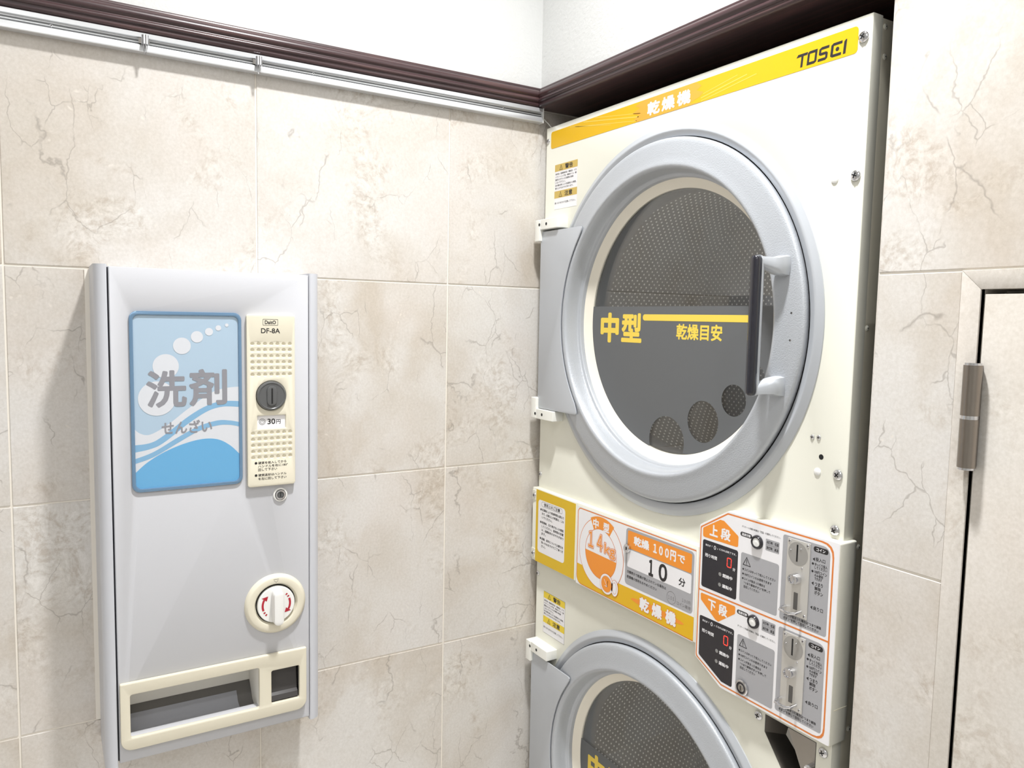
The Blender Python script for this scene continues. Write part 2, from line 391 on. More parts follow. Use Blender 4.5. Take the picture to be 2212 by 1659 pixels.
# mouldings: one section, swept along the left wall and over the recess
sec = [(0, 2.0360), (.0085, 2.0360), (.0105, 2.0335), (.0105, 2.0300), (.0140, 2.0290), (.0175, 2.0265), (.0200, 2.0225), (.0208, 2.0185), (.0200, 2.0160),
       (.0178, 2.0145), (.0172, 2.0125), (.0182, 2.0105), (.0205, 2.0085), (.0212, 2.0055), (.0200, 2.0030), (.0176, 2.0020), (.0172, 2.0000), (.0182, 1.9975), (.0178, 1.9945), (.0150, 1.9925), (.0110, 1.9915), (0, 1.9915)]
def sweep(m, sec, a, b, axis, mt):
    n = len(sec)
    def P(p, z, t): return (p, t, z) if axis == 'Y' else (t, -p, z)
    m.add([P(p, z, a) for p, z in sec]+[P(p, z, b) for p, z in sec], [(i, (i+1) % n, n+(i+1) % n, n+i) for i in range(n)]+[tuple(range(n)), tuple(range(2*n-1, n-1, -1))], mt)
    return m
sweep(MB(), sec, ROOM_Y, 0, 'Y', 'woodY').obj('trim_1', kind='structure', angle=50)
sweep(MB(), sec, 0.0002, ROOM_X, 'X', 'woodX').obj('trim_2', kind='structure', angle=50)
MB().box(0, 0.0, 1.9917, PIER, .8, 2.0, 'woodX').obj('trim_3', kind='structure')

# door in the right-hand wall
def face_mat_plate(m, loops, d0, d1, mt, bev=.0008): return m.plate(loops, d0, d1, mt, bev)
fr = MB(PW)
XR = JI+DW+.011
fr.plate([[(JL, 0), (JL, Z0-.0005), (JI, DT+.006), (JI, 0)]], -.009, .0012, 'jamb', .0007)
fr.plate([[(JL, Z0-.0005), (XR+.024, Z0-.0005), (XR, DT+.006), (JI, DT+.006)]], -.009, .0012, 'jamb', .0007)
fr.plate([[(XR, 0), (XR, DT+.006), (XR+.024, Z0-.0005), (XR+.024, 0)]], -.009, .0012, 'jamb', .0007)
fr.obj('trim_4', kind='structure')
door = MB(PW).plate([[(DL, .01), (DL, DT), (DL+DW, DT), (DL+DW, .01)]], -.04, .0005, 'jamb', .0008).obj('door_1', kind='structure')
h = MB()
def vcyl(m, x, y, z0, z1, r, mt, n=40):
    V = [(x+r*math.cos(2*math.pi*i/n), y+r*math.sin(2*math.pi*i/n), z) for z in (z0, z1) for i in range(n)]
    m.add(V, [(i, (i+1) % n, n+(i+1) % n, n+i) for i in range(n)]+[tuple(range(n)), tuple(range(2*n-1, n-1, -1))], mt)
HX, HY = .9935, -.0105
hg = None
for z0, z1 in ((1.3500, 1.4095), (1.4140, 1.4755)):
    k = MB(); vcyl(k, HX, HY, z0, z1, .0105, 'nickel'); o = k.obj('hinge_barrel', door)
k = MB(); vcyl(k, HX, HY, 1.4095, 1.4140, .0097, 'chrome'); k.obj('hinge_ring', door)
for z0, z1 in ((1.3472, 1.3500), (1.4755, 1.4783)):
    k = MB(); vcyl(k, HX, HY, z0, z1, .0094, 'chrome'); k.obj('hinge_cap', door)
MB().box(JI-.004, -.004, 1.351, DL+.004, .012, 1.475, 'nickel').obj('hinge_leaf', door)

# ------------------------------------------------------------------ picture rail
rail = thing('picture_rail', (0, -1.6, 1.96), 'silver aluminium picture rail under the dark wood moulding on the left wall', 'rail')
rs = [(0.0002, 1.9908), (.0165, 1.9908), (.0172, 1.9900), (.0172, 1.9832), (.0160, 1.9824), (.0120, 1.9822), (.0120, 1.9800), (.0104, 1.9796), (.0104, 1.9776), (.0118, 1.9772), (.0118, 1.9752), (.0104, 1.9748), (.0104, 1.9722),
      (.0120, 1.9716), (.0165, 1.9712), (.0172, 1.9702), (.0172, 1.9610), (.0162, 1.9600), (.0002, 1.9600)]
b = MB(); sweep(b, rs, ROOM_Y, -.0052, 'Y', 'alu'); b.obj('rail_profile', rail)
b = MB(); b.box(.0105, ROOM_Y, 1.9722, .0109, -.006, 1.9822, 'aludark'); b.obj('rail_groove', rail)
MB().box(.0002, -.0052, 1.9592, .0180, -.0030, 1.9916, 'capwhite').obj('end_cap', rail, label='white end cap')
# a cross-head screw, dome towards +d, used many times
def screw_mesh(frame, r, mt='chrome', flat=.45):
    m = MB(frame)
    pr = [(r, 0), (r, r*.12)]+[(r*math.cos(t), r*.12+r*flat*math.sin(t)) for t in [R(a) for a in (20, 40, 60, 78)]]+[(1e-4, r*(.12+flat))]
    m.lathe(0, 0, pr, mt, 20)
    hh = r*(.12+flat)
    for a, bb in ((r*.5, r*.11), (r*.11, r*.5)): m.box(-a, -bb, hh*.80, a, bb, hh+r*.02, 'dark')
    return m.mesh('screw', center=False)[0]
SCR = {}
def screw(name, frame, u, v, d, r, parent, mt='chrome', rot=None):
    key = (type(frame).__name__, r, mt)
    if key not in SCR: SCR[key] = screw_mesh(type(frame)(0), r, mt)
    o = place(name, SCR[key], frame(u, v, d), parent)
    a = random.uniform(0, 3.1)
    if isinstance(frame, FR): o.rotation_euler = (0, a, 0)
    else: o.rotation_euler = (a, 0, 0)
    return o
for y in (-.9521, -.5239, -.1046): screw('screw', LW, y, 1.9772, .0107, .0026, rail)
for y, lb in ((-.8163, 'small silver picture hook on the rail, the left one of the two'), (-.6285, 'small silver picture hook on the rail, the right one nearer the corner')):
    hk = thing('picture_hook', (.018, y, 1.97), lb, 'hook', group='picture rail hooks')
    m = MB(); m.box(.0085, y-.0085, 1.9725, .0185, y+.0085, 1.9815, 'steel'); m.obj('slider', hk)
    m = MB(); vcyl(m, .0215, y+.001, 1.9705, 1.9855, .0060, 'chrome', 24); m.obj('hook_body', hk)
    m = MB(); lp = [(.0225, y+.0005, 1.9715)]+[(.0225+.0022*math.sin(t)*1, y+.0030*math.sin(t)*.6, 1.9600-.0062*(1-math.cos(t))/2) for t in [R(a) for a in range(0, 181, 30)]]
    m.tube([(.0215, y-.0012, 1.9710), (.0225, y-.0018, 1.9620), (.0235, y-.0008, 1.9565), (.0245, y+.0008, 1.9548), (.0255, y+.0020, 1.9575), (.0250, y+.0022, 1.9640), (.0238, y+.0018, 1.9712)], .0011, 'chrome', 8)
    m.obj('hook_wire', hk)
cb = MB(); cb.tube([(.006, -.006, 1.9790), (.007, .000, 1.9745), (.0105, .006, 1.9670), (.0150, .012, 1.9600), (.0190, .020, 1.9500), (.021, .03, 1.944)], .0011, 'capwhite', 8)
cb.obj('cable', label='thin white cable running from the rail end down behind the dryer', category='cable')

# ------------------------------------------------------------------ detergent vending machine on the left wall
DX = .122
VF = FL(DX); yl, yr, zb_, zt = -.9070, -.5468, .7655, 1.5935
VM = thing('detergent_vending_machine', (0, (yl+yr)/2, zb_), 'white wall-mounted detergent vending box with a blue wave picture and a coin knob', 'vending machine')
b = MB(LW); b.plate([rrect(yl+.006, zb_+.004, yr-.006, zt-.002, .002), rrect(yl+.009, zb_+.007, yr-.009, zt-.006, .001)], .0005, .108, 'vwhite'); b.box(yl+.008, zb_+.006, .0005, yr-.008, zt-.004, .003, 'vwhite'); b.obj('casing', VM); MB(LW).box(yl-.0070, zb_+.03, 0, yr-.03, zt-.004, .0020, 'grout').obj('pale_backing', VM)  # thin pale sheet behind the casing, showing along its left edge
def post(y0, y1, outer):       # rounded edge column; outer = -1 rounds the left side, +1 the right side
    pts = []
    rad = .017
    if outer < 0: pr = [(0.001, y0), (DX+.003-rad, y0)]+[(DX+.003-rad+rad*math.sin(R(a)), y0+rad-rad*math.cos(R(a))) for a in range(10, 91, 10)]+[(DX+.003, y1-.0025), (DX+.0015, y1-.0008), (DX-.006, y1), (.001, y1)]
    else: pr = [(.001, y0), (DX-.006, y0), (DX+.0005, y0+.0006), (DX+.002, y0+.0025)]+[(DX+.002-rad+rad*math.cos(R(a)), y1-rad+rad*math.sin(R(a))) for a in range(0, 91, 10)]+[(0.001, y1)]
    m = MB(); n = len(pr)
    za, zb2 = zb_-.0035, zt+.0005
    m.add([(x, y, za) for x, y in pr]+[(x, y, zb2) for x, y in pr], [(i, (i+1) % n, n+(i+1) % n, n+i) for i in range(n)]+[tuple(range(n)), tuple(range(2*n-1, n-1, -1))], 'vpost')
    return m.obj('edge_post', VM, angle=30)
post(yl, -.8878, -1); post(-.5668, yr, 1)
MB(LW).box(-.8878, zb_+.004, .09, -.8858, zt-.004, DX-.008, 'vdark').obj('seam', VM)
# front door with openings
dy0, dy1 = -.8858, -.5672
win = rrect(-.8560, 1.2265, -.6860, 1.5190, .010); o1 = rrect(-.8700, .8105, -.6590, .8870, .003); o2 = rrect(-.6390, .8120, -.5870, .8770, .003)
vd = MB(LW).plate([rrect(dy0, zb_+.003, dy1, zt-.003, .001), win, o1, o2], DX-.016, DX, 'vwhite', .0012).obj('front_door', VM)
# picture window
c = MB(LW); c.plate([rrect(-.8585, 1.2240, -.6842, 1.5212, .0125), rrect(-.8527, 1.2300, -.6896, 1.5150, .009)], DX-.004, DX+.0035, 'blueclear', .0014)
pw = c.obj('window_frame', VM)
c = MB(LW); c.plate([rrect(-.8530, 1.2296, -.6892, 1.5154, .009), rrect(-.8512, 1.2314, -.6910, 1.5136, .008)], DX-.006, DX+.0005, 'ink'); c.obj('frame_seal', pw)
p = MB(LW); D = DX+.0006; L = .00008
ya, yb, va, vb = -.8540, -.6885, 1.2285, 1.5165
p.fill([(ya, va), (yb, va), (yb, vb), (ya, vb)], D, 'paperblue')
def under(top, low=None):
    t = smooth([(max(ya, min(yb, u)), v) for u, v in top])
    return t+([(yb, va), (ya, va)] if low is None else list(reversed(smooth([(max(ya, min(yb, u)), v) for u, v in low]))))
p.fill([under([(-.8555, 1.3300), (-.8450, 1.3215), (-.8300, 1.3190), (-.8036, 1.3336), (-.7706, 1.3598), (-.7343, 1.3850), (-.7100, 1.3925), (-.6885, 1.3943)])], D+L, 'pwhite')
p.fill([under([(-.8571, 1.3025), (-.8300, 1.3050), (-.8100, 1.3160), (-.7707, 1.3465), (-.7400, 1.3640), (-.7150, 1.3700), (-.6885, 1.3690)], [(-.8573, 1.2905), (-.8300, 1.2950), (-.8100, 1.3040), (-.7707, 1.3345), (-.7400, 1.3540), (-.7150, 1.3605), (-.6885, 1.3588)])], D+2*L, 'midblue')
p.fill([under([(-.8575, 1.2797), (-.8250, 1.2900), (-.7853, 1.3133), (-.7550, 1.3290), (-.7250, 1.3370), (-.7050, 1.3360), (-.6885, 1.3324)], [(-.8577, 1.2717), (-.8250, 1.2815), (-.7853, 1.3040), (-.7550, 1.3205), (-.7250, 1.3285), (-.7050, 1.3285), (-.6885, 1.3245)])], D+3*L, 'midblue')
p.fill([under([(-.8580, 1.2560), (-.8350, 1.2730), (-.8100, 1.2880), (-.7800, 1.3000), (-.7500, 1.3065), (-.7250, 1.3045), (-.7050, 1.2930), (-.6885, 1.2760)])], D+4*L, 'deepblue')
for u, v, r in ((-.7080, 1.5000, .0029), (-.7217, 1.4950, .0046), (-.7367, 1.4885, .0064), (-.7559, 1.4798, .0096), (-.7795, 1.4647, .0138), (-.8047, 1.4312, .0200), (-.8188, 1.3781, .0285)):
    p.fill(circ(u, v, r), D+5*L, 'pwhite')
p.text('洗', -.8348, 1.3627, -.7730, 1.4245, D+6*L, 'pgrey', .030, 4); p.text('剤', -.7693, 1.3636, -.7085, 1.4257, D+6*L, 'pgrey', .030, 4)
p.text('せんざい', -.8126, 1.3180, -.7337, 1.3400, D+6*L, 'pgrey', .025, 4)
p.obj('picture_card', VM, merge=False, label='blue and white wave picture reading 洗剤 せんざい')
MB(LW).plate([rrect(-.8535, 1.2290, -.6888, 1.5160, .009)], DX+.0016, DX+.0024, 'clear').obj('clear_cover', pw)
# coin plate with dimples
cu0, cu1, cv0, cv1 = -.6770, -.5940, 1.2165, 1.5195
dm = [(-.6675+.01074*i, 1.4682-.01075*j) for i in range(7) for j in range(6)]+[(-.6675+.01074*i, 1.3115-.0108*j) for i in range(7) for j in range(5)]
pwn = rrect(-.6600, 1.3195, -.6105, 1.3425, .0008)
b = MB(LW); b.plate([rrect(cu0, cv0, cu1, cv1, .005)]+[circ(u, v, .0031, 12) for u, v in dm]+[pwn, circ(-.6359, 1.3773, .0262, 40)], DX, DX+.008, 'cream', .0014)
cp = b.obj('coin_plate', VM)
b = MB(LW); b.box(cu0+.004, cv0+.004, DX, cu1-.004, cv1-.004, DX+.0040, 'cream')
for u, v in dm: b.lathe(u, v, [(.0046, DX+.0079), (.0034, DX+.0070), (.0024, DX+.0056), (.0010, DX+.0049), (1e-4, DX+.0047)], 'cream', 12)
b.obj('dimple', cp, kind='stuff')
kn = MB(LW); kc = (-.6359, 1.3773)
kn.lathe(*kc, [(.0256, DX+.005), (.0256, DX+.0105), (.0246, DX+.0125), (.0225, DX+.0130), (.0215, DX+.0122), (1e-4, DX+.0122)], 'knobgrey', 56)
kn.plate([rrect(kc[0]-.0085, kc[1]-.0175, kc[0]+.0085, kc[1]+.0175, .008)], DX+.011, DX+.0145, 'knobgrey', .001)
kn.obj('coin_knob', cp, label='grey round coin knob')
MB(LW).box(kc[0]-.0013, kc[1]-.0135, DX+.0141, kc[0]+.0013, kc[1]+.0135, DX+.0148, 'dark').obj('coin_slot', cp)
p = MB(LW); d = DX+.0042
p.fill([(-.6600, 1.3195), (-.6105, 1.3195), (-.6105, 1.3425), (-.6600, 1.3425)], d, 'white')
for r in (.0056, .0036): p.ring(circ(-.6508, 1.3312, r), circ(-.6508, 1.3312, r-.0007), d+L, 'ink')
p.text('円', -.6522, 1.3298, -.6494, 1.3328, d+L, 'ink', 0); p.text('30', -.6419, 1.3262, -.6282, 1.3362, d+L, 'ink', .04, 4); p.text('円', -.6268, 1.3262, -.6190, 1.3342, d+L, 'ink', .03)
d = DX+.0082
p.ring(rrect(-.6497, 1.5004, -.6235, 1.5113, .0012), rrect(-.6491, 1.5010, -.6241, 1.5107, .0010), d, 'ink'); p.text('DaitO', -.6462, 1.5026, -.6270, 1.5092, d, 'ink', .045)
p.text('DF-8A', -.6527, 1.4868, -.6200, 1.4956, d, 'ink', .03, 4)
for t, u0, u1, v in (('硬貨を投入してから', -.6592, -.6100, 1.2590), ('ハンドルを右に180°', -.6592, -.6075, 1.2530), ('回して下さい', -.6592, -.6265, 1.2468), ('硬貨返却はハンドル', -.6592, -.6100, 1.2372), ('を左に回して下さい', -.6592, -.6100, 1.2308)):
    p.text(t, u0, v-.0024, u1, v+.0024, d, 'ink', .022)
for v in (1.2590, 1.2372): p.fill(circ(-.6630, v, .0023, 16), d, 'ink')
p.obj('print', cp, merge=False, kind='stuff')
lk = MB(LW); lu, lv = -.6195, 1.1975
lk.lathe(lu, lv, [(.0125, DX), (.0125, DX+.002), (.0112, DX+.0032), (.0098, DX+.0032)], 'capwhite', 32); lk.lathe(lu, lv, [(.0090, DX+.001), (.0088, DX+.0042), (.0062, DX+.0046), (.0056, DX+.0030), (1e-4, DX+.0030)], 'chrome', 32)
lk.fill(circ(lu, lv, .0055, 24), DX+.0033, 'knobgrey'); lk.box(lu-.0007, lv-.0035, DX+.0033, lu+.0007, lv+.0035, DX+.0036, 'dark')
lk.obj('key_lock', VM)
# dial
ku, kv = -.6292, .9985
b = MB(LW); b.lathe(ku, kv, [(.0545, DX-.001), (.0540, DX+.003), (.0500, DX+.0075), (.0480, DX+.0082), (.0400, DX+.0082), (.0385, DX+.0076), (.0365, DX+.003), (.0350, DX+.001)], 'cream', 80)
db = b.obj('dial_plate', VM)
b = MB(LW); b.lathe(ku, kv, [(.0366, DX+.0014), (1e-4, DX+.0014)], 'dark', 60); b.obj('dial_gap', db)
b = MB(LW); b.lathe(ku, kv, [(.0330, DX+.002), (.0330, DX+.0075), (.0320, DX+.0085), (1e-4, DX+.0085)], 'capwhite', 60)
b.plate([rrect(ku-.0090, kv-.0330, ku+.0090, kv+.0300, .0085)], DX+.0080, DX+.030, 'capwhite', .0035); b.obj('dial_knob', db, label='white turning handle')
p = MB(LW); d = DX+.0088
def arcband(cu, cv, r0, r1, a0, a1, n=10): return [(cu+r1*math.cos(R(a0+(a1-a0)*i/n)), cv+r1*math.sin(R(a0+(a1-a0)*i/n))) for i in range(n+1)]+[(cu+r0*math.cos(R(a1+(a0-a1)*i/n)), cv+r0*math.sin(R(a1+(a0-a1)*i/n))) for i in range(n+1)]
for s in (0, 180):
    p.fill([arcband(ku, kv, .0225, .0262, s-28, s+20)], d, 'pred')
    for a in (27, 39): p.fill([arcband(ku, kv, .0225, .0262, s+a, s+a+6, 3)], d, 'pred')
    def pt(r, a): return (ku+r*math.cos(R(s+a)), kv+r*math.sin(R(s+a)))
    p.fill([pt(.0190, -26), pt(.0298, -30), pt(.0225, -50)], d, 'pred')
d = DX+.0084
p.line([(ku-.0045, kv+.0465), (ku+.0045, kv+.0465)], .0006, d, 'grey3'); p.line([(ku-.0035, kv+.0445), (ku, kv+.0405), (ku+.0035, kv+.0445)], .0005, d, 'grey3')
p.obj('print', db, merge=False, kind='stuff')
# outlet and coin return
b = MB(LW); b.plate([rrect(-.8840, .7905, -.5745, .9070, (.018, .018, .002, .002)), rrect(-.8690, .8117, -.6600, .8862, .004), rrect(-.6385, .8140, -.5880, .8755, .003)], DX, DX+.0085, 'cream', .002)
tb = b.obj('outlet_frame', VM)
b = MB(LW)
b.box(-.8695, .800, .045, -.6595, .8875, .047, 'traylight'); b.box(-.8710, .795, .045, -.8692, .889, DX+.004, 'traylight'); b.box(-.6598, .795, .045, -.6580, .889, DX+.004, 'traylight'); b.box(-.8695, .8866, .045, -.6595, .888, DX+.004, 'traylight')
b.obj('outlet_liner', tb)
b = MB(LW); b.add([(u, v, d) for u in (-.8690, -.6600) for v, d in ((.8310, .0475), (.8180, .060), (.8030, .0720), (.7985, .086))], [(0, 1, 5, 4), (1, 2, 6, 5), (2, 3, 7, 6)], 'traydark')
b.add([(u, v, d) for u in (-.8690, -.6600) for v, d in ((.7985, .086), (.8010, .100), (.7985, .104), (.8010, DX+.003))], [(0, 1, 5, 4), (1, 2, 6, 5), (2, 3, 7, 6)], 'traydark')
b.add([(u, v, d) for u in (-.8688, -.6860) for v, d in ((.8210, .0605), (.8150, .0640), (.8135, .0668), (.8055, .0730), (.8010, .0865), (.8025, DX+.001))], [(i, i+1, i+7, i+6) for i in range(5)], 'traymid')
b.obj('outlet_tray', tb)
b = MB(LW); b.box(-.6400, .808, .070, -.5865, .880, .073, 'traydark')
for x in (-.6402, -.5872): b.box(x, .808, .070, x+.0015, .880, DX+.002, 'flap')
b.box(-.6400, .8765, .070, -.5865, .8780, DX+.002, 'flap'); b.box(-.6400, .8105, .070, -.5865, .8125, DX+.002, 'flap'); b.obj('return_cup', tb)
b = MB(LW); b.add([(u, v, d) for u in (-.6375, -.5895) for v, d in ((.8750, DX-.009), (.8290, DX-.004), (.8250, DX+.001), (.8160, DX+.0035), (.8150, DX+.002))], [(i, i+1, i+6, i+5) for i in range(4)], 'flap'); b.obj('return_flap', tb, label='smoked coin return flap')

# ------------------------------------------------------------------ stacked dryer in the recess
DR = thing('stacked_tumble_dryer', (.42, .3, 0), 'tall cream double-stacked coin dryer with round silver doors and a yellow top band', 'dryer')
DC = (.414, 1.5187); DP = .968
X0, X1 = .0200, .8215
b = MB(PD); b.plate([rrect(X0+.0012, .03, X1-.0008, 1.9445, .001), rrect(X0+.004, .034, X1-.004, 1.940, .001)], -.62, -.0222, 'enamel_lift'); b.obj('cabinet', DR)
MB(PD).box(X0+.002, .031, -.622, X1-.002, 1.9435, -.618, 'enamel_lift').obj('cabinet_back', DR)
MB(PD).box(X0+.03, 0, -.60, X1-.03, .03, -.05, 'traydark').obj('plinth', DR)
LZ = DC[1]-DP
b = MB(PD); b.plate([rrect(X0, 1.1180, X1, 1.9473, .0012), circ(DC[0], DC[1], .300, 96)], -.0222, 0, 'enamel', .0014); b.obj('front_panel', DR)
chl = [(.6975, .8916), (.7948, .8916), (.7948, .7900), (.7700, .7700), (.6993, .8640)]
b = MB(PD); b.plate([rrect(X0, .04, X1, .9600, .0012), circ(DC[0], LZ, .300, 96), [(.7000, .8925), (.7946, .8925), (.7946, .7780), (.7700, .7780), (.7000, .8646)]], -.0222, 0, 'enamel', .0014); b.obj('front_panel', DR)
MB(PD).box(X0+.001, .955, -.0222, X1-.001, 1.125, -.002, 'enamel').obj('front_panel', DR)
L = .00012
# upper yellow band
p = MB(PD); d = .0003
p.fill(rrect(.0385, 1.8990, .7998, 1.9360, .006), d, 'yellow')
for i, (a, bq) in enumerate(((.26, 1.900), (.30, 1.903), (.33, 1.912), (.36, 1.9), (.52, 1.902), (.56, 1.899))):
    pass
band = [(.335, 1.8990), (.372, 1.8990), (.50, 1.8990), (.470, 1.9030), (.495, 1.9085), (.505, 1.9150), (.488, 1.9210), (.500, 1.9270), (.486, 1.9360), (.350, 1.9360), (.325, 1.9295), (.340, 1.9240), (.318, 1.9175), (.338, 1.9110), (.322, 1.9050)]
p.fill([band], d+L, 'yellow2')
for (u0, v0), (u1, v1), wd in (((.16, 1.9340), (.335, 1.9085), .0018), ((.20, 1.9345), (.340, 1.9140), .0011), ((.13, 1.9300), (.330, 1.9020), .0012), ((.11, 1.9335), (.25, 1.9105), .0009), ((.50, 1.9010), (.62, 1.9160), .0012), ((.50, 1.9060), (.60, 1.9200), .0015), ((.505, 1.9120), (.58, 1.9240), .0010)):
    p.line([(u0, v0), (u1, v1)], wd, d+L, 'brush')
for k, (t, u) in enumerate((('乾', .3605), ('燥', .4000), ('機', .4400))):
    p.text(t, u, 1.8945+.009, u+.0345, 1.9240+.0045, d+2*L, 'white', .055, 3)
# maker's lettering
def logo(p, u0, v0, uw, vh, d, mt):
    sk = .10
    def q(pts): return [(u0+(x+sk*y*.22)*uw, v0+y*vh) for x, y in pts]
    def st(pts, wx): p.fill([q(pts)], d, mt)
    st([(.0, .78), (.03, 1), (.235, 1), (.225, .80), (.150, .80), (.150, 0), (.105, 0), (.105, .80)], 0)
    p.fill([q([(.235, .0), (.235, .9), (.27, 1), (.43, 1), (.43, .12), (.39, 0)]), q([(.28, .2), (.385, .2), (.385, .8), (.28, .8)])], d, mt)
    st([(.46, 0), (.46, .2), (.60, .2), (.60, .40), (.50, .40), (.465, .50), (.465, .88), (.51, 1), (.66, 1), (.66, .8), (.51, .8), (.51, .60), (.61, .60), (.645, .50), (.645, .12), (.61, 0)], 0)
    st([(.70, .12), (.70, .88), (.74, 1), (.91, 1), (.91, .8), (.75, .8), (.75, .2), (.91, .2), (.91, 0), (.74, 0)], 0)
    st([(.945, 0), (.945, .88), (.97, 1), (.995, 1), (.995, 0)], 0)
    p.fill(circ(u0+.838*uw, v0+.5*vh, .0030, 16), d, mt)
logo(p, .6950, 1.9035, .0860, .0195, d+L, 'ink')
p.obj('top_band_sticker', DR, merge=False, label='yellow band with white 乾燥機 and black maker lettering')
# warning stickers
def warning(u0, v0, head, nm, lb, border):
    p = MB(PD); u1, v1 = u0+.0850, v0+.0970; d = .0003
    if border: p.fill([(u0-.0006, v0-.0006), (u1+.0006, v0-.0006), (u1+.0006, v1+.0006), (u0-.0006, v1+.0006)], d-.0001, 'grey3')
    p.fill([(u0, v0), (u1, v0), (u1, v1), (u0, v1)], d, 'white')
    for a, bq, t in ((v1-.0150, v1, '警告'), (v1-.0730, v1-.0575, '注意')):
        p.fill([(u0, a), (u1, a), (u1, bq), (u0, bq)], d+L, head)
        tu = u0+.0235; p.line([(tu-.0055, a+.0025), (tu+.0055, a+.0025), (tu, bq-.0025)], .0009, d+2*L, 'ink', True)
        p.line([(tu, a+.0050), (tu, a+.0082)], .0009, d+2*L, 'ink'); p.text(t, u0+.0390, a+.0020, u0+.0680, bq-.0020, d+2*L, 'ink', .035)
    for i, t in enumerate(('食用油・動植物系油・機械油・ドラ', 'イクリーニング油・美容オイル・樹', '脂剤などがついた洗濯物は乾燥', 'しないで下さい。', '油の酸化熱により洗濯物から発煙、', '燃え上がるおそれがあります。')):
        v = v1-.0205-.0062*i; p.text(t, u0+.0025, v-.0021, u0+(.0815 if len(t) > 14 else .0048*len(t)+.003), v+.0021, d+L, 'ink', .015)
    p.text('熱くなりますので注意して下さい。', u0+.0025, v0+.0110, u0+.0800, v0+.0155, d+L, 'ink', .015)
    p.obj(nm, DR, merge=False, label=lb)
warning(.0570, 1.7640, 'gold', 'warning_sticker', 'white warning sticker with faded gold headings', False)
warning(.0530, .7945, 'warny', 'warning_sticker', 'white warning sticker with bright yellow headings', True)

